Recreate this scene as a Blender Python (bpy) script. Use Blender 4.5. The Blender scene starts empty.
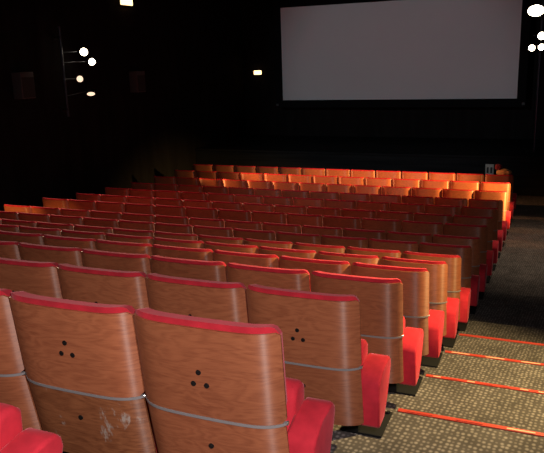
import bpy, bmesh, math, random
from mathutils import Vector, Matrix
random.seed(7)
S = bpy.context.scene
COL = S.collection
PI = math.pi

# ------------------------------------------------------------------ layout (metres, camera at the origin)
W = 0.56                                   # seat pitch
NSEAT = 13
XR = -0.744                                # aisle end of the rows
Y1, D = 1.821, 0.860                       # back of the nearest full row, row spacing
ZTOP = [-0.831, -1.036, -1.235, -1.436, -1.641, -1.836, -1.977, -2.108, -2.174, -2.262,
        -2.318, -2.372, -2.390, -2.396, -2.396]
H = 0.88                                   # height of a seat back above its tread
NOSE = 0.655                               # tread edge ahead of the seat back
WALL_L, WALL_R, WALL_B, WALL_F = -9.3, 1.75, -2.6, 19.6
CEIL = 3.3
def rowY(k): return Y1 + (k - 1) * D - (.025 if k == 1 else 0)
def rowZ(k): return ZTOP[k - 1] if k > 0 else ZTOP[0] + 0.228
FLOOR_F = ZTOP[14] - H

# ------------------------------------------------------------------ materials
def mat(name):
    m = bpy.data.materials.new(name); m.use_nodes = True
    nt = m.node_tree; b = nt.nodes['Principled BSDF']
    return m, nt, b
def simple(name, col, rough=.6, metal=0, spec=.5, emit=None, strength=0):
    m, nt, b = mat(name)
    b.inputs['Base Color'].default_value = (*col, 1)
    b.inputs['Roughness'].default_value = rough
    b.inputs['Metallic'].default_value = metal
    b.inputs['Specular IOR Level'].default_value = spec
    if emit:
        b.inputs['Emission Color'].default_value = (*emit, 1)
        b.inputs['Emission Strength'].default_value = strength
    return m
def N(nt, t, **kw):
    n = nt.nodes.new(t)
    for k, v in kw.items():
        if k in n.inputs: n.inputs[k].default_value = v
        else: setattr(n, k, v)
    return n
def ramp(nt, stops):
    r = nt.nodes.new('ShaderNodeValToRGB')
    e = r.color_ramp.elements
    while len(e) < len(stops): e.new(.5)
    for el, (p, c) in zip(e, stops):
        el.position = p; el.color = (*c, 1) if len(c) == 3 else c
    return r

def wood(name, dark, light, scuff=False):
    m, nt, b = mat(name); L = nt.links.new
    tc = N(nt, 'ShaderNodeTexCoord'); oi = N(nt, 'ShaderNodeObjectInfo')
    add = N(nt, 'ShaderNodeVectorMath', operation='ADD')
    sc = N(nt, 'ShaderNodeVectorMath', operation='SCALE'); sc.inputs['Scale'].default_value = 37.0
    comb = N(nt, 'ShaderNodeCombineXYZ')
    L(oi.outputs['Random'], comb.inputs[0]); L(oi.outputs['Random'], comb.inputs[2])
    L(comb.outputs[0], sc.inputs[0]); L(tc.outputs['Object'], add.inputs[0]); L(sc.outputs[0], add.inputs[1])
    # broad cathedral figure
    mp = N(nt, 'ShaderNodeMapping'); mp.inputs['Scale'].default_value = (2.2, 2.0, 9.0)
    L(add.outputs[0], mp.inputs[0])
    n1 = N(nt, 'ShaderNodeTexNoise'); n1.inputs['Scale'].default_value = 1.3; n1.inputs['Detail'].default_value = 3
    n1.inputs['Distortion'].default_value = .6
    L(mp.outputs[0], n1.inputs['Vector'])
    mul = N(nt, 'ShaderNodeMath', operation='MULTIPLY'); mul.inputs[1].default_value = 60.0
    sn = N(nt, 'ShaderNodeMath', operation='SINE')
    L(n1.outputs['Fac'], mul.inputs[0]); L(mul.outputs[0], sn.inputs[0])
    # fine pores
    mp2 = N(nt, 'ShaderNodeMapping'); mp2.inputs['Scale'].default_value = (9, 9, 160)
    L(add.outputs[0], mp2.inputs[0])
    n2 = N(nt, 'ShaderNodeTexNoise'); n2.inputs['Scale'].default_value = 2.0; n2.inputs['Detail'].default_value = 5
    n2.inputs['Roughness'].default_value = .65
    L(mp2.outputs[0], n2.inputs['Vector'])
    m1 = N(nt, 'ShaderNodeMath', operation='MULTIPLY_ADD'); m1.inputs[1].default_value = .10; 
    L(sn.outputs[0], m1.inputs[0]); L(n2.outputs['Fac'], m1.inputs[2])
    # slow blotches
    n3 = N(nt, 'ShaderNodeTexNoise'); n3.inputs['Scale'].default_value = 3.0; n3.inputs['Detail'].default_value = 2
    L(add.outputs[0], n3.inputs['Vector'])
    m2 = N(nt, 'ShaderNodeMath', operation='MULTIPLY_ADD'); m2.inputs[1].default_value = .35
    L(n3.outputs['Fac'], m2.inputs[0]); L(m1.outputs[0], m2.inputs[2])
    r = ramp(nt, [(.42, dark), (.62, tuple((a + c) / 2 for a, c in zip(dark, light))), (.88, light)])
    L(m2.outputs[0], r.inputs[0])
    # every board has its own tone
    hsv = N(nt, 'ShaderNodeHueSaturation')
    mr = N(nt, 'ShaderNodeMapRange'); mr.inputs['To Min'].default_value = .85; mr.inputs['To Max'].default_value = 1.15
    L(oi.outputs['Random'], mr.inputs['Value']); L(mr.outputs[0], hsv.inputs['Value']); L(r.outputs[0], hsv.inputs['Color'])
    out = hsv.outputs[0]
    if scuff:
        mp4 = N(nt, 'ShaderNodeMapping'); mp4.inputs['Scale'].default_value = (26, 26, 11); mp4.inputs['Rotation'].default_value = (0, .35, 0)
        L(tc.outputs['Object'], mp4.inputs[0])
        n4 = N(nt, 'ShaderNodeTexNoise'); n4.inputs['Scale'].default_value = 1.0; n4.inputs['Detail'].default_value = 4; n4.inputs['Roughness'].default_value = .7
        L(mp4.outputs[0], n4.inputs['Vector'])
        n5 = N(nt, 'ShaderNodeTexNoise'); n5.inputs['Scale'].default_value = 6.0
        L(tc.outputs['Object'], n5.inputs['Vector'])
        mm = N(nt, 'ShaderNodeMath', operation='MULTIPLY'); L(n4.outputs['Fac'], mm.inputs[0]); L(n5.outputs['Fac'], mm.inputs[1])
        r4 = ramp(nt, [(.335, (0, 0, 0)), (.41, (.75, .75, .75))]); L(mm.outputs[0], r4.inputs[0])
        mx = N(nt, 'ShaderNodeMix', data_type='RGBA'); L(r4.outputs[0], mx.inputs[0]); L(out, mx.inputs[6])
        mx.inputs[7].default_value = (.45, .38, .34, 1); out = mx.outputs[2]
    L(out, b.inputs['Base Color'])
    b.inputs['Roughness'].default_value = .45
    b.inputs['Specular IOR Level'].default_value = .6
    # varnish over horizontal grain: the highlight is drawn out across the fibres
    b.inputs['Anisotropic'].default_value = .95
    cz = N(nt, 'ShaderNodeCombineXYZ'); cz.inputs[2].default_value = 1; L(cz.outputs[0], b.inputs['Tangent'])
    bp = N(nt, 'ShaderNodeBump'); bp.inputs['Strength'].default_value = .06; bp.inputs['Distance'].default_value = .002
    L(n2.outputs['Fac'], bp.inputs['Height']); L(bp.outputs[0], b.inputs['Normal'])
    return m
M = {}
M['wood'] = wood('brown_plywood', (.255, .073, .034), (.40, .130, .060))
M['wood_scuffed'] = wood('scuffed_plywood', (.200, .060, .026), (.40, .140, .060), True)

def velvet(name, col):
    m, nt, b = mat(name); L = nt.links.new
    tc = N(nt, 'ShaderNodeTexCoord')
    n = N(nt, 'ShaderNodeTexNoise'); n.inputs['Scale'].default_value = 14; n.inputs['Detail'].default_value = 4
    L(tc.outputs['Object'], n.inputs['Vector'])
    r = ramp(nt, [(.3, tuple(c * .8 for c in col)), (.7, tuple(min(1, c * 1.12) for c in col))]); L(n.outputs['Fac'], r.inputs[0])
    L(r.outputs[0], b.inputs['Base Color'])
    b.inputs['Roughness'].default_value = .85; b.inputs['Specular IOR Level'].default_value = .15
    b.inputs['Sheen Weight'].default_value = .25; b.inputs['Sheen Roughness'].default_value = .4
    b.inputs['Sheen Tint'].default_value = (1, .35, .4, 1)
    n2 = N(nt, 'ShaderNodeTexNoise'); n2.inputs['Scale'].default_value = 400
    L(tc.outputs['Object'], n2.inputs['Vector'])
    bp = N(nt, 'ShaderNodeBump'); bp.inputs['Strength'].default_value = .15; bp.inputs['Distance'].default_value = .002
    L(n2.outputs['Fac'], bp.inputs['Height']); L(bp.outputs[0], b.inputs['Normal'])
    return m
M['red'] = velvet('red_velvet', (.54, .024, .042))
M['steel_black'] = simple('black_steel', (.006, .006, .007), .85, 0, .2)
M['plastic_black'] = simple('black_plastic', (.02, .02, .022), .5)
M['trim'] = simple('grey_aluminium', (.30, .27, .28), .5, .2)
M['bolt'] = simple('dark_bolt', (.05, .045, .045), .3, .8)
M['chrome'] = simple('bright_steel', (.75, .74, .72), .2, .9)

def carpet():
    m, nt, b = mat('dotted_carpet'); L = nt.links.new
    tc = N(nt, 'ShaderNodeTexCoord')
    mp = N(nt, 'ShaderNodeMapping'); mp.inputs['Scale'].default_value = (36, 30, 0.001); mp.inputs['Rotation'].default_value = (0, 0, .12)
    L(tc.outputs['Object'], mp.inputs[0])
    v = N(nt, 'ShaderNodeTexVoronoi'); v.inputs['Scale'].default_value = 1; v.inputs['Randomness'].default_value = .35
    L(mp.outputs[0], v.inputs['Vector'])
    r = ramp(nt, [(.16, (.24, .212, .205)), (.46, (.078, .068, .066))]); L(v.outputs['Distance'], r.inputs[0])
    n = N(nt, 'ShaderNodeTexNoise'); n.inputs['Scale'].default_value = 5; n.inputs['Detail'].default_value = 6
    L(tc.outputs['Object'], n.inputs['Vector'])
    r2 = ramp(nt, [(.3, (.72, .72, .72)), (.7, (1.1, 1.1, 1.1))]); L(n.outputs['Fac'], r2.inputs[0])
    mx = N(nt, 'ShaderNodeMix', data_type='RGBA', blend_type='MULTIPLY'); mx.inputs[0].default_value = 1
    L(r.outputs[0], mx.inputs[6]); L(r2.outputs[0], mx.inputs[7]); L(mx.outputs[2], b.inputs['Base Color'])
    b.inputs['Roughness'].default_value = .95; b.inputs['Specular IOR Level'].default_value = .1
    n3 = N(nt, 'ShaderNodeTexNoise'); n3.inputs['Scale'].default_value = 250
    L(tc.outputs['Object'], n3.inputs['Vector'])
    bp = N(nt, 'ShaderNodeBump'); bp.inputs['Strength'].default_value = .4; bp.inputs['Distance'].default_value = .004
    L(n3.outputs['Fac'], bp.inputs['Height']); L(bp.outputs[0], b.inputs['Normal'])
    return m
M['carpet'] = carpet()
def blackcloth(name, a, c, sc):
    m, nt, b = mat(name); L = nt.links.new
    tc = N(nt, 'ShaderNodeTexCoord')
    mp = N(nt, 'ShaderNodeMapping'); mp.inputs['Scale'].default_value = sc
    L(tc.outputs['Object'], mp.inputs[0])
    n = N(nt, 'ShaderNodeTexNoise'); n.inputs['Scale'].default_value = 1; n.inputs['Detail'].default_value = 5
    L(mp.outputs[0], n.inputs['Vector'])
    r = ramp(nt, [(.3, a), (.75, c)]); L(n.outputs['Fac'], r.inputs[0]); L(r.outputs[0], b.inputs['Base Color'])
    b.inputs['Roughness'].default_value = .95; b.inputs['Specular IOR Level'].default_value = .05
    return m
M['wall'] = blackcloth('black_wall_cloth', (.010, .0085, .0085), (.017, .015, .015), (5, 5, .6))
M['stage'] = blackcloth('black_stage_boards', (.012, .012, .013), (.024, .024, .025), (.6, 14, 14))
M['ceiling'] = blackcloth('black_ceiling', (.010, .010, .010), (.018, .018, .018), (2, 2, 2))
M['red_strip'] = simple('red_tread_strip', (.42, .035, .022), .45, 0, .5)
M['strip_clear'] = simple('clear_strip_lens', (.85, .45, .30), .2)
M['screen'] = blackcloth('projection_cloth', (.72, .72, .73), (.76, .76, .77), (.5, .5, .5))
M['masking'] = simple('black_masking', (.008, .008, .009), .95, 0, .05)
M['grey_box'] = simple('dark_grey_cabinet', (.06, .058, .06), .6)
M['grille'] = simple('black_speaker_grille', (.025, .025, .026), .8)
M['bulb'] = simple('hot_lamp_lens', (1, .95, .85), .3, 0, .5, (1.0, .86, .62), 14)
M['bulb_dim'] = simple('dim_lamp_lens', (1, .9, .8), .3, 0, .5, (1.0, .72, .5), 1.3)
M['bulb_warm'] = simple('warm_lamp_lens', (1, .9, .7), .3, 0, .5, (1.0, .66, .30), 3.2)
M['bulb_red'] = simple('amber_lamp_cover', (.8, .2, .1), .3, 0, .5, (1.0, .25, .08), .35)
M['white'] = simple('pale_plate', (.62, .58, .50), .5)
M['tan'] = velvet('tan_cloth', (.50, .30, .14))
M['maroon'] = velvet('maroon_cloth', (.11, .014, .028))
M['pole'] = simple('painted_pole', (.03, .035, .05), .35, .5)

# ------------------------------------------------------------------ mesh helpers
def obj(name, bm, m, parent=None, smooth=True, angle=40):
    bmesh.ops.recalc_face_normals(bm, faces=bm.faces)
    me = bpy.data.meshes.new(name); bm.to_mesh(me); bm.free()
    me.materials.append(m)
    if smooth:
        for p in me.polygons: p.use_smooth = True
        try: me.set_sharp_from_angle(angle=math.radians(angle))
        except Exception: pass
    o = bpy.data.objects.new(name, me); COL.objects.link(o)
    if parent: o.parent = parent
    return o
def thing(name, label, cat, loc=(0, 0, 0), rot=(0, 0, 0), group=None):
    o = bpy.data.objects.new(name, None); COL.objects.link(o)
    o.empty_display_size = .1
    o.location = loc; o.rotation_euler = rot
    return tag(o, label, cat, group)
def tag(o, label, cat, group=None):
    o['label'] = label; o['category'] = cat
    if group: o['group'] = group
    return o
def struct(name, bm, m, smooth=False):
    o = obj(name, bm, m, None, smooth); o['kind'] = 'structure'; return o
def box(bm, x0, x1, y0, y1, z0, z1, bev=0, seg=2):
    r = bmesh.ops.create_cube(bm, size=1)
    vs = r['verts']
    for v in vs:
        v.co = Vector(((x0 + x1) / 2 + v.co.x * (x1 - x0), (y0 + y1) / 2 + v.co.y * (y1 - y0), (z0 + z1) / 2 + v.co.z * (z1 - z0)))
    if bev:
        es = list({e for v in vs for e in v.link_edges})
        bmesh.ops.bevel(bm, geom=es, offset=bev, segments=seg, affect='EDGES', profile=.5)
def cyl(bm, p0, p1, r0, r1=None, seg=20):
    p0, p1 = Vector(p0), Vector(p1); d = p1 - p0
    mtx = Matrix.Translation((p0 + p1) / 2) @ d.to_track_quat('Z', 'Y').to_matrix().to_4x4()
    bmesh.ops.create_cone(bm, cap_ends=True, segments=seg, radius1=r0, radius2=r0 if r1 is None else r1, depth=d.length, matrix=mtx)
def prism(bm, poly, x0, x1, bev=0, seg=3):
    """poly of (y, z) extruded along x"""
    a = [bm.verts.new((x0, y, z)) for y, z in poly]; b = [bm.verts.new((x1, y, z)) for y, z in poly]
    n = len(poly); fs = [bm.faces.new(a), bm.faces.new(b[::-1])]
    for i in range(n): fs.append(bm.faces.new((a[i], b[i], b[(i + 1) % n], a[(i + 1) % n])))
    if bev:
        es = list({e for f in fs[:2] for e in f.edges})
        bmesh.ops.bevel(bm, geom=es, offset=bev, segments=seg, affect='EDGES', profile=.5)

# ------------------------------------------------------------------ the seat
# origin: on the tread, under the middle of the back; +y towards the screen; z measured from the tread
def plan(x): return -.052 + .010 * (x / .277) ** 2 + .050 * abs(x / .277) ** 6.5
def lean(z):
    """forward shift of the back at height z"""
    if z > .53: return (.88 - z) / .35 * .036
    return .036 + (.53 - z) / .31 * .055
def shell(bm, hw, z0, z1, t0, t1, nx=30, nz=6, r=.02, bulge=0):
    """curved board between two offsets of the plan curve (t0 outer face, t1 inner face)"""
    def grid(t, inset):
        g = []
        for j in range(nz + 1):
            row = []
            for i in range(nx + 1):
                s = -1 + 2 * i / nx; s = math.copysign(abs(s) ** .62, s)
                x = s * (hw - inset); z = z0 + inset + (z1 - z0 - 2 * inset) * j / nz
                # rounded corners
                ax = hw - inset - abs(x)
                if ax < r:
                    k = r - math.sqrt(max(0, r * r - (r - ax) ** 2))
                    mid = (z0 + z1) / 2
                    z = min(z, z1 - inset - k) if z > mid else max(z, z0 + inset + k)
                e = 1 - (abs(s)) ** 6
                row.append(bm.verts.new((x, plan(x) + lean(z) + t + bulge * e * math.sin(PI * j / nz), z)))
            g.append(row)
        return g
    A, B = grid(t0, 0), grid(t1, .0015 if not bulge else .012)
    for j in range(nz):
        for i in range(nx):
            bm.faces.new((A[j][i], A[j][i + 1], A[j + 1][i + 1], A[j + 1][i]))
            bm.faces.new((B[j][i], B[j + 1][i], B[j + 1][i + 1], B[j][i + 1]))
    for i in range(nx):
        bm.faces.new((A[0][i], B[0][i], B[0][i + 1], A[0][i + 1])); bm.faces.new((A[nz][i], A[nz][i + 1], B[nz][i + 1], B[nz][i]))
    for j in range(nz):
        bm.faces.new((A[j][0], A[j + 1][0], B[j + 1][0], B[j][0])); bm.faces.new((A[j][nx], B[j][nx], B[j + 1][nx], A[j + 1][nx]))

ARM = [(.140, .385), (.160, .418), (.240, .447), (.325, .463), (.362, .460), (.383, .440), (.390, .41), (.372, .36), (.308, .265), (.262, .175), (.165, .165), (.150, .18)]
def arm_bm(cx):
    bm = bmesh.new(); prism(bm, ARM, cx - .056, cx + .056, .013, 3)
    return bm
def leg_bm(cx):
    bm = bmesh.new(); k = cx - math.copysign(.13, cx); e = math.copysign(1, cx)
    box(bm, k - .03, k + .03, .33, .39, .013, .235, .004)                   # post under the seat
    x0, x1 = sorted((k - e * .03, cx - e * .045)); box(bm, x0, x1, .225, .335, .205, .235, .004)   # cross arm to the armrest
    return bm
def foot_bm(cx):
    bm = bmesh.new(); e = math.copysign(1, cx)
    x0, x1 = sorted((cx - e * .20, cx + e * .02)); box(bm, x0, x1, .34, .60, 0.001, .014, .004)
    for x in (cx - e * .16, cx + e * .0): cyl(bm, (x, .58, .014), (x, .58, .024), .012, seg=6)
    return bm
MESH = {}
def cached(key, name, bmf, m, parent):
    if key not in MESH:
        o = obj(name, bmf(), m, parent); MESH[key] = o.data; return o
    o = bpy.data.objects.new(name, MESH[key]); COL.objects.link(o); o.parent = parent
    return o
def upper_bm():
    bm = bmesh.new(); shell(bm, .277, .538, .874, 0, .012, r=.012); return bm
def lower_bm():
    bm = bmesh.new(); shell(bm, .273, .215, .526, .002, .013, r=.006); return bm
def strip_bm():
    bm = bmesh.new(); shell(bm, .2775, .5265, .5375, -.002, .02, nz=2, r=.002); return bm
def backcush_bm():
    bm = bmesh.new(); shell(bm, .2725, .548, .895, .013, .072, nz=12, r=.032, bulge=.014)
    return bm
def seatcush_bm():
    bm = bmesh.new()
    prism(bm, [(.240, .50), (.258, .532), (.285, .547), (.330, .545), (.358, .520), (.350, .30), (.310, .145), (.285, .135), (.205, .150), (.187, .17)], -.212, .228, .022, 4)
    return bm
def pan_bm():
    bm = bmesh.new()
    prism(bm, [(.358, .49), (.368, .48), (.363, .30), (.324, .150), (.313, .155), (.352, .30)], -.195, .195, .003, 2)
    return bm
def bolt_bm(x, z):
    y = plan(x) + lean(z)
    bm = bmesh.new(); cyl(bm, (x, y + .004, z), (x, y - .0022, z), .0105, .0095, 16)
    cyl(bm, (x, y - .0022, z), (x, y - .0034, z), .0050, .0045, 6)
    return bm
def cap_bm(s):
    x = .272 * s; y = plan(.272) + lean(.531)
    bm = bmesh.new(); cyl(bm, (s * .2765, y + .012, .5315), (s * .2798, y + .012, .5315), .009, .007, 14); return bm

def build_seat(detail, left_arm=False, scuffed=False):
    t = thing('cinema_seat', '', 'seat')
    cached('up', 'upper_back_panel', upper_bm, M['wood'], t)
    lo = cached('lo_s' if scuffed else 'lo', 'lower_back_panel', lower_bm, M['wood_scuffed' if scuffed else 'wood'], t)
    if scuffed: lo['label'] = 'scratched lower back panel'
    cached('st', 'trim_strip', strip_bm, M['trim'], t)
    cached('bc', 'back_cushion', backcush_bm, M['red'], t)
    sc = cached('sc', 'seat_cushion', seatcush_bm, M['red'], t)
    for s in ((1, -1) if left_arm else (1,)):
        cached('arm%d' % s, 'armrest', lambda: arm_bm(s * W / 2), M['red'], t)
        lg = cached('leg%d' % s, 'leg', lambda: leg_bm(s * W / 2), M['steel_black'], t)
        if detail >= 1: cached('ft%d' % s, 'foot_plate', lambda: foot_bm(s * W / 2), M['steel_black'], lg)
        else: cached('fs%d' % s, 'foot_plate', lambda: foot_bm(s * W / 2), M['steel_black'], lg)
    if detail >= 1:
        cached('pan', 'seat_pan', pan_bm, M['plastic_black'], sc)
        cached('cap', 'bolt_cap', lambda: cap_bm(1), M['chrome'], t)
    if detail >= 2:
        dx, dz = (.012, .028) if scuffed else (0, 0)
        for i, (x, z) in enumerate(((-.004, .710), (-.028, .664), (.022, .664))):
            cached('b%d%s' % (i, scuffed), 'bolt', lambda: bolt_bm(x + dx, z + dz), M['bolt'], t)
        cached('b3', 'bolt', lambda: bolt_bm(.006, .415), M['bolt'], lo)
    return t
def copy_tree(o, parent=None):
    c = o.copy(); COL.objects.link(c)
    if parent: c.parent = parent
    for ch in list(o.children):
        copy_tree(ch, c)
    return c

ORD = ['', 'first', 'second', 'third', 'fourth', 'fifth', 'sixth', 'seventh', 'eighth', 'ninth', 'tenth', 'eleventh', 'twelfth', 'thirteenth']
def row_words(k):
    if k == 1: return 'nearest full row'
    if k <= 7: return '%s row from the camera' % ORD[k]
    if k == 15: return 'row closest to the screen'
    return '%s row from the screen' % ORD[16 - k]
def seat_label(k, m):
    if k == 0: return 'red cinema seat with rounded armrest, cut off at the bottom left corner'
    if k == 1 and m == 1: return 'brown plywood seat back with scratched lower panel, second from aisle in nearest full row'
    look = ('brown plywood red seat' if k <= 4 else 'shadowed brown plywood seat' if k <= 7 else 'small brown plywood seat')
    if k in (13, 14): look = 'lamplit orange plywood seat'
    if k in (8, 9, 10) and m >= 11: look = 'lamplit orange plywood seat'
    if k in (5, 6) and m == 0: look = 'lamplit golden plywood seat'
    place = 'at the aisle end' if m == 0 else 'beside the aisle seat' if m == 1 else 'at the wall end' if m == 12 else '%s from the aisle' % ORD[m + 1]
    return '%s, %s of the %s' % (look, place, row_words(k)) if m in (0, 12) else '%s, %s in the %s' % (look, place, row_words(k))

# how many seats of each row come into the frame (two more are built past the picture's edge)
INFRAME = {0: 2, 1: 3, 2: 4, 3: 6, 4: 8, 5: 9, 6: 11, 7: 12}
PROTO = {}
def proto(key):
    if key not in PROTO:
        PROTO[key] = build_seat(*key); return PROTO[key], True
    return PROTO[key], False
for k in range(0, 16):
    n = min(NSEAT, INFRAME.get(k, NSEAT) + 2)
    if k == 0: n = 2
    for m in range(n):
        detail = 2 if k <= 3 else 1 if (k <= 5 or m == 0) else 0
        key = (detail, m == 12, k == 1 and m == 1)
        p, fresh = proto(key)
        s = p if fresh else copy_tree(p)
        off = W if k == 0 else 0
        s.location = (XR - off - (m + .5) * W - (.018 if k <= 1 else .009 if k == 2 else 0), rowY(k), rowZ(k) - H)
        s['label'] = seat_label(k, m) if not (k == 0 and m == 1) else 'red cinema seat beside the cut-off armrest at the bottom left corner'
        s['category'] = 'seat'
        s['group'] = 'cinema seats in the row behind' if k == 0 else 'cinema seats in the %s' % row_words(k)

# ------------------------------------------------------------------ room
# stepped floor, one tread for each row
prof = [(WALL_B, rowZ(0) - H)]
for k in range(0, 15):
    z, zn = rowZ(k) - H, rowZ(k + 1) - H
    y = rowY(k) + NOSE
    prof += [(y, z), (y + .001, zn)]
prof += [(WALL_F, FLOOR_F), (WALL_F, FLOOR_F - .4), (WALL_B, FLOOR_F - .4)]
bm = bmesh.new(); prism(bm, prof, WALL_L, WALL_R)
bmesh.ops.triangulate(bm, faces=[f for f in bm.faces if len(f.verts) > 4])
struct('floor', bm, M['carpet'])
def wall(name, *b, m='wall'):
    bm = bmesh.new(); box(bm, *b); return struct(name, bm, M[m])
ZB = FLOOR_F - .4
wall('wall_left', WALL_L - .2, WALL_L, WALL_B - .2, WALL_F + .2, ZB, CEIL)
wall('wall_right', WALL_R, WALL_R + .2, WALL_B - .2, WALL_F + .2, ZB, CEIL)
wall('wall_back', WALL_L, WALL_R, WALL_B - .2, WALL_B, ZB, CEIL)
wall('wall_front', WALL_L, WALL_R, WALL_F, WALL_F + .2, ZB, CEIL)
wall('ceiling', WALL_L - .2, WALL_R + .2, WALL_B - .2, WALL_F + .2, CEIL, CEIL + .2, m='ceiling')

# stage below the screen
STY, STZ = 16.3, -2.36
bm = bmesh.new()
box(bm, WALL_L + .01, WALL_R - .01, STY, WALL_F - .01, FLOOR_F + .001, STZ - .06)
st = thing('stage', 'low black stage platform below the white screen', 'stage', (0, 0, 0))
obj('stage_body', bm, M['stage'], st, False)
bm = bmesh.new(); box(bm, WALL_L + .01, WALL_R - .01, STY - .06, WALL_F - .01, STZ - .06, STZ, .01)
obj('stage_top', bm, M['stage'], st, False)
bm = bmesh.new()
for z in (-2.62, -2.86, -3.1): box(bm, WALL_L + .01, WALL_R - .01, STY - .02, STY, z - .02, z + .02)
obj('batten', bm, M['stage'], st, False)

# tread edge strips in the aisle
for k in range(2, 6):
    z = rowZ(k) - H; y = rowY(k) + NOSE
    lab = 'red tread edging strip across the aisle, %s from the bottom of the picture' % ('lowest' if k == 2 else ORD[k - 1])
    t = thing('step_strip', lab, 'step strip', (0, y, z), group='red step strips on the aisle')
    x0, x1 = XR + .03, WALL_R - .01
    bm = bmesh.new(); prism(bm, [(-.020, .0005), (-.020, .006), (.006, .009), (.008, .004), (.008, -.022), (.0015, -.022), (.0015, .0005)], x0, x1, 0)
    obj('strip_body', bm, M['red_strip'], t, False)
    xs = x0 + .05; i = 0
    rng = random.Random(k)
    while xs < .6:
        L_ = .05 if k == 3 else .14
        bm = bmesh.new(); box(bm, xs, xs + L_, -.015, -.003, .0062, .0098, .001, 1)
        obj('strip_lens', bm, M['strip_clear'] if (rng.random() < .5) else M['red_strip'], t, False)
        xs += .11 if k == 3 else .26
        i += 1

# projection screen
SY = 18.87
sx0, sx1, sz0, sz1 = -7.666, -1.047, -1.215, 1.428
sc = thing('projection_screen', 'blank wide pale grey projection screen in black surround on the front wall', 'screen', ((sx0 + sx1) / 2, SY, sz0))
cx = (sx0 + sx1) / 2
bm = bmesh.new(); box(bm, sx0 - cx, sx1 - cx, 0, .02, 0, sz1 - sz0)
obj('screen_cloth', bm, M['screen'], sc, False)
fr = .22; w2 = (sx1 - sx0) / 2; h2 = sz1 - sz0
for nm, b in (('masking_panel', (-w2 - fr, w2 + fr, -.03, .05, -fr, 0)), ('masking_panel', (-w2 - fr, w2 + fr, -.03, .05, h2, h2 + fr)),
              ('masking_panel', (-w2 - fr, -w2, -.03, .05, 0, h2)), ('masking_panel', (w2, w2 + fr, -.03, .05, 0, h2))):
    bm = bmesh.new(); box(bm, *b, .004, 1); obj(nm, bm, M['masking'], sc, False)
for s in (-1, 1):
    bm = bmesh.new(); box(bm, s * (w2 + .17) - .04, s * (w2 + .17) + .04, -.05, -.03, -.17, -.10, .01)
    obj('corner_clip', bm, M['grey_box'], sc)
bm = bmesh.new()
for x in (-2.4, 0, 2.4):
    for z in (.3, 2.2): box(bm, x - .05, x + .05, .02, WALL_F - SY - .001, z - .05, z + .05)
obj('wall_bracket', bm, M['steel_black'], sc, False)

# ------------------------------------------------------------------ lamps
def spot_fixture(loc, target, r, ln, lens, label, group, hook, scale=(1, 1, 1), name='stage_lamp'):
    t = thing(name, label, 'stage lamp', loc, (0, 0, 0), group)
    q = (Vector(target) - Vector(loc)).to_track_quat('Z', 'Y')
    t.rotation_mode = 'QUATERNION'; t.rotation_quaternion = q
    bm = bmesh.new()
    cyl(bm, (0, 0, -ln), (0, 0, -ln * .55), r * .55, r * .95); cyl(bm, (0, 0, -ln * .55), (0, 0, -.012), r * .95, r)
    obj('housing', bm, M['steel_black'], t)
    bm = bmesh.new(); cyl(bm, (0, 0, -.012), (0, 0, .0), r * .9, r * .8, 24); obj('lens', bm, lens, t)
    bm = bmesh.new()
    box(bm, -r - .014, -r - .006, -.015, .015, -ln * .6, -ln * .6 + .03); box(bm, r + .006, r + .014, -.015, .015, -ln * .6, -ln * .6 + .03)
    box(bm, -r - .014, r + .014, r + .02, r + .028, -ln * .6, -ln * .6 + .03)
    box(bm, -r - .014, -r - .006, -.015, r + .028, -ln * .6, -ln * .6 + .03); box(bm, r + .006, r + .014, -.015, r + .028, -ln * .6, -ln * .6 + .03)
    obj('yoke', bm, M['steel_black'], t)
    def loc_(p):
        v = q.inverted() @ (Vector(p) - Vector(loc)); return Vector([a / b for a, b in zip(v, scale)])
    bm = bmesh.new(); cyl(bm, (0, 0, -ln * .9), loc_(hook), .011); obj('bracket_arm', bm, M['pole'], t)
    t.scale = scale
    return t
def light(name, kind, loc, energy, col, target=None, **kw):
    l = bpy.data.lights.new(name, kind); l.energy = energy; l.color = col
    for k, v in kw.items(): setattr(l, k, v)
    o = bpy.data.objects.new(name, l); COL.objects.link(o); o.location = loc
    if target is not None:
        o.rotation_mode = 'QUATERNION'; o.rotation_quaternion = (Vector(target) - Vector(loc)).to_track_quat('-Z', 'Y')
    return o

CAM = Vector((0, 0, 0))
# left wall lamp rail
px, py = -9.15, 10.95
pt = thing('lamp_rail', 'dark vertical lamp rail on the left wall holding four lamps', 'lamp rail', (px, py, -1.0))
bm = bmesh.new(); cyl(bm, (0, 0, 0), (0, 0, 1.75), .024); obj('pole', bm, M['pole'], pt)
for z in (.15, 1.55):
    bm = bmesh.new(); box(bm, -.15, .02, -.02, .02, z - .02, z + .02, .004); box(bm, -.149, -.135, -.05, .05, z - .06, z + .06, .004)
    obj('wall_bracket', bm, M['steel_black'], pt)
LL = 'stage lamps on the left wall rail'
spot_fixture((-9.0, 11.45, .26), (-2, 3, -1), .085, .2, M['bulb'], 'brightest topmost glaring lamp on the left wall rail', LL, (-9.15, 10.975, .26))
spot_fixture((-9.0, 11.68, .06), (-2, 3, -1), .075, .2, M['bulb'], 'second glaring lamp, just below the topmost on the left wall rail', LL, (-9.15, 10.975, .06))
spot_fixture((-9.0, 11.24, -.27), (-3, 3, -1), .07, .18, M['bulb_dim'], 'dim pinkish lamp in the middle of the left wall rail', LL, (-9.15, 10.975, -.27))
spot_fixture((-9.0, 11.55, -.59), (-6.5, 9, -1.6), .06, .26, M['bulb_dim'], 'lowest small white lamp on the left wall rail', LL, (-9.15, 10.975, -.59), scale=(1.5, .75, 1))
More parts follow.
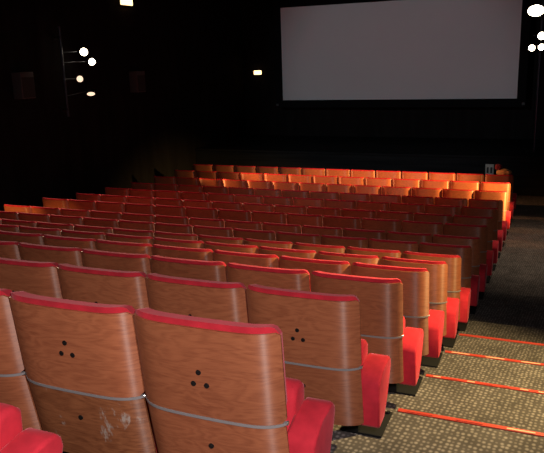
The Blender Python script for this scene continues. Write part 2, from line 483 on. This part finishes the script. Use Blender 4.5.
# right lamp stand beside the screen
rp = thing('lamp_stand', 'black lamp stand on the stage to the right of the screen', 'lamp stand', (-.49, 16.95, STZ))
bm = bmesh.new(); cyl(bm, (0, 0, .01), (0, 0, 3.75), .03); obj('pole', bm, M['pole'], rp)
bm = bmesh.new(); cyl(bm, (0, 0, 0), (0, 0, .03), .2, .19, 28); obj('base', bm, M['steel_black'], rp)
for z in (3.2, 2.68, 2.46):
    bm = bmesh.new(); cyl(bm, (-.18, 0, z), (.18, 0, z), .018); obj('cross_bar', bm, M['pole'], rp)
RL = 'stage lamps on the stand right of the screen'
spot_fixture((-.62, 16.45, .84), (-.5, 3, -.6), .14, .28, M['bulb'], 'big glaring lamp at the top of the stand right of the screen', RL, (-.60, 16.93, .84), scale=(1.35, .95, 1))
spot_fixture((-.47, 16.45, .30), (-.5, 3, -.6), .09, .2, M['bulb'], 'upper lamp of the lower cluster right of the screen', RL, (-.47, 16.93, .32))
spot_fixture((-.66, 16.45, .05), (-.5, 3, -.6), .075, .2, M['bulb'], 'lower left lamp of the cluster right of the screen', RL, (-.64, 16.93, .10))
spot_fixture((-.46, 16.45, .06), (-.5, 3, -.6), .075, .2, M['bulb'], 'lower right lamp of the cluster right of the screen', RL, (-.46, 16.93, .10))
# small wall lamp left of the screen
def wall_lamp(loc, rx, rz, lens, label, nx, ny, name='wall_lamp'):
    t = thing(name, label, 'wall lamp', loc, (0, 0, math.atan2(nx, -ny)))
    bm = bmesh.new(); box(bm, -rx, rx, -.04, .0, -rz, rz, .012); obj('lamp_cover', bm, lens, t)
    bm = bmesh.new(); box(bm, -rx - .02, rx + .02, .0, .035, -rz - .02, rz + .02, .006); obj('back_plate', bm, M['steel_black'], t)
    return t
wall_lamp((-8.77, WALL_F - .036, -.40), .125, .062, M['bulb_warm'], 'small oval glowing lamp on dark wall left of the screen', 0, -1)
t = wall_lamp((WALL_L + .036, 13.45, 1.37), .22, .075, M['bulb_warm'], 'amber glowing lamp high on left wall at the top of the picture', 1, 0)
bm = bmesh.new(); box(bm, -.26, .26, -.05, .0, .085, .115, .008); obj('amber_rim', bm, M['bulb_red'], t)

# surround loudspeakers on the left wall
for (y, z, lab) in ((9.85, -.33, 'dark grey loudspeaker on the left wall, left of the lamp rail'), (13.55, -.42, 'dark grey loudspeaker on the left wall, right of the lamp rail')):
    t = thing('loudspeaker', lab, 'loudspeaker', (WALL_L + .002, y, z), group='loudspeakers on the left wall')
    bm = bmesh.new(); prism(bm, [(-.17, -.24), (.17, -.24), (.17, .24), (-.17, .24)], 0, .22, .012); obj('cabinet', bm, M['grey_box'], t)
    bm = bmesh.new(); prism(bm, [(-.155, -.22), (.155, -.22), (.155, .15), (-.155, .15)], .2195, .228, .004, 1); obj('grille', bm, M['grille'], t)

# socket plate on the stage front, cloth bundle on the end seat of the front row
t = thing('socket_plate', 'small pale plate with two dark sockets behind the end seat of the front row', 'socket plate', (-1.42, STY - .02, -2.70))
bm = bmesh.new(); box(bm, -.095, .095, -.03, -.001, -.14, .14, .006); obj('plate', bm, M['white'], t)
for s in (-1, 1):
    bm = bmesh.new(); box(bm, s * .04 - .022, s * .04 + .022, -.034, -.029, -.07, .07, .001, 1); obj('socket', bm, M['plastic_black'], t)
def lump(name, cx_, cy_, cz_, rx, ry, rz, m, parent, seed):
    bm = bmesh.new(); bmesh.ops.create_icosphere(bm, subdivisions=4, radius=1)
    rg = random.Random(seed); ph = [rg.uniform(0, 6) for _ in range(6)]
    for v in bm.verts:
        c = v.co
        k = 1 + .07 * math.sin(4 * c.x + ph[0]) * math.cos(3 * c.z + ph[1]) + .05 * math.sin(7 * c.y + 5 * c.x + ph[2])
        z = max(c.z, -.55)
        v.co = Vector((cx_ + c.x * rx * k, cy_ + c.y * ry * k, cz_ + z * rz * k))
    return obj(name, bm, m, parent)
bx, by, bz = XR - .22, rowY(15) + .085, rowZ(15) - H + .893
t = thing('cloth_bundle', 'tan cloth bundle with maroon lump on top of the front row aisle seat', 'bundle', (bx, by, bz))
lump('tan_cloth', .02, 0, .03, .14, .07, .075, M['tan'], t, 3)
lump('maroon_cloth', -.08, .01, .125, .075, .06, .07, M['maroon'], t, 5)

# ------------------------------------------------------------------ light
WARM = (1.0, .50, .16)
light('camera_flash', 'SPOT', (.28, -.12, .42), 375, (1, .93, .89), (-1.55, 2.3, -1.45), spot_size=math.radians(96), spot_blend=1, shadow_soft_size=.11)
# warm side lamps on the right wall (beside row five and beside row thirteen)
light('side_lamp_near', 'SPOT', (1.0, 4.62, .55), 1050, (1, .74, .30), (-.75, 4.55, -2.2), spot_size=math.radians(74), spot_blend=.55, shadow_soft_size=.05)
light('side_lamp_front', 'SPOT', (1.5, 11.60, -.9), 3600, (1, .60, .18), (-2.1, 12.7, -2.6), spot_size=math.radians(42), spot_blend=.8, shadow_soft_size=.06)
light('far_left_fill', 'SPOT', (-8.6, 11.7, -1.0), 2000, (1, .44, .15), (-4.6, 12.6, -2.5), spot_size=math.radians(40), spot_blend=.7, shadow_soft_size=.06)  # added fill that brightens the left part of the far lit rows
light('wall_end_fill', 'SPOT', (-8.9, 3.4, 2.2), 2300, (1, .50, .16), (-7.78, 7.80, -2.2), spot_size=math.radians(12.5), spot_blend=.9, shadow_soft_size=.05)  # unseen narrow spot, added to brighten the wall-end seats
light('aisle_fill', 'SPOT', (1.0, 11.2, 2.9), 700, (1, .80, .55), (.3, 11.2, -3.2), spot_size=math.radians(56), spot_blend=1, shadow_soft_size=.1)  # extra overhead spot, put in to lighten the far aisle carpet
# beams of the visible stage lamps
light('rail_lamp_beam', 'SPOT', (-8.85, 11.2, .24), 650, (1, .76, .52), (-5.5, 8.0, -2.2), spot_size=math.radians(60), spot_blend=.5, shadow_soft_size=.08)
light('stand_lamp_beam', 'SPOT', (-.6, 16.3, .8), 2300, (1, .62, .36), (-3.6, 11.3, -2.35), spot_size=math.radians(46), spot_blend=.5, shadow_soft_size=.12)
# unseen spot added in place of ambient light on the screen
light('screen_fill', 'SPOT', (-4.36, -2.2, 2.2), 1500, (.76, .92, 1.0), (-4.2, SY, -1.0), spot_size=math.radians(27), spot_blend=.75, shadow_soft_size=.05)
wd = bpy.data.worlds.new('dark'); S.world = wd; wd.use_nodes = True
wd.node_tree.nodes['Background'].inputs[0].default_value = (0, 0, 0, 1)

# ------------------------------------------------------------------ camera
F, YAW, PIT, ROL = 667.1, math.radians(23.395), math.radians(14.097), math.radians(-1.905)
cy_, sy_ = math.cos(YAW), math.sin(YAW); cp, sp = math.cos(PIT), math.sin(PIT)
fw = Vector((-sy_ * cp, cy_ * cp, -sp)); r = Vector((cy_, sy_, 0)); u = r.cross(fw)
c, s = math.cos(ROL), math.sin(ROL)
r, u = c * r + s * u, -s * r + c * u
cd = bpy.data.cameras.new('camera'); cam = bpy.data.objects.new('camera', cd); COL.objects.link(cam)
mw = Matrix((r, u, -fw)).transposed().to_4x4(); cam.matrix_world = mw
cd.sensor_width = 36; cd.lens = F / 544 * 36; cd.clip_start = .02; cd.clip_end = 100
S.camera = cam
vs = S.view_settings
vs.view_transform = 'Standard'; vs.look = 'None'; vs.gamma = 1; vs.use_curve_mapping = False; vs.exposure = 0
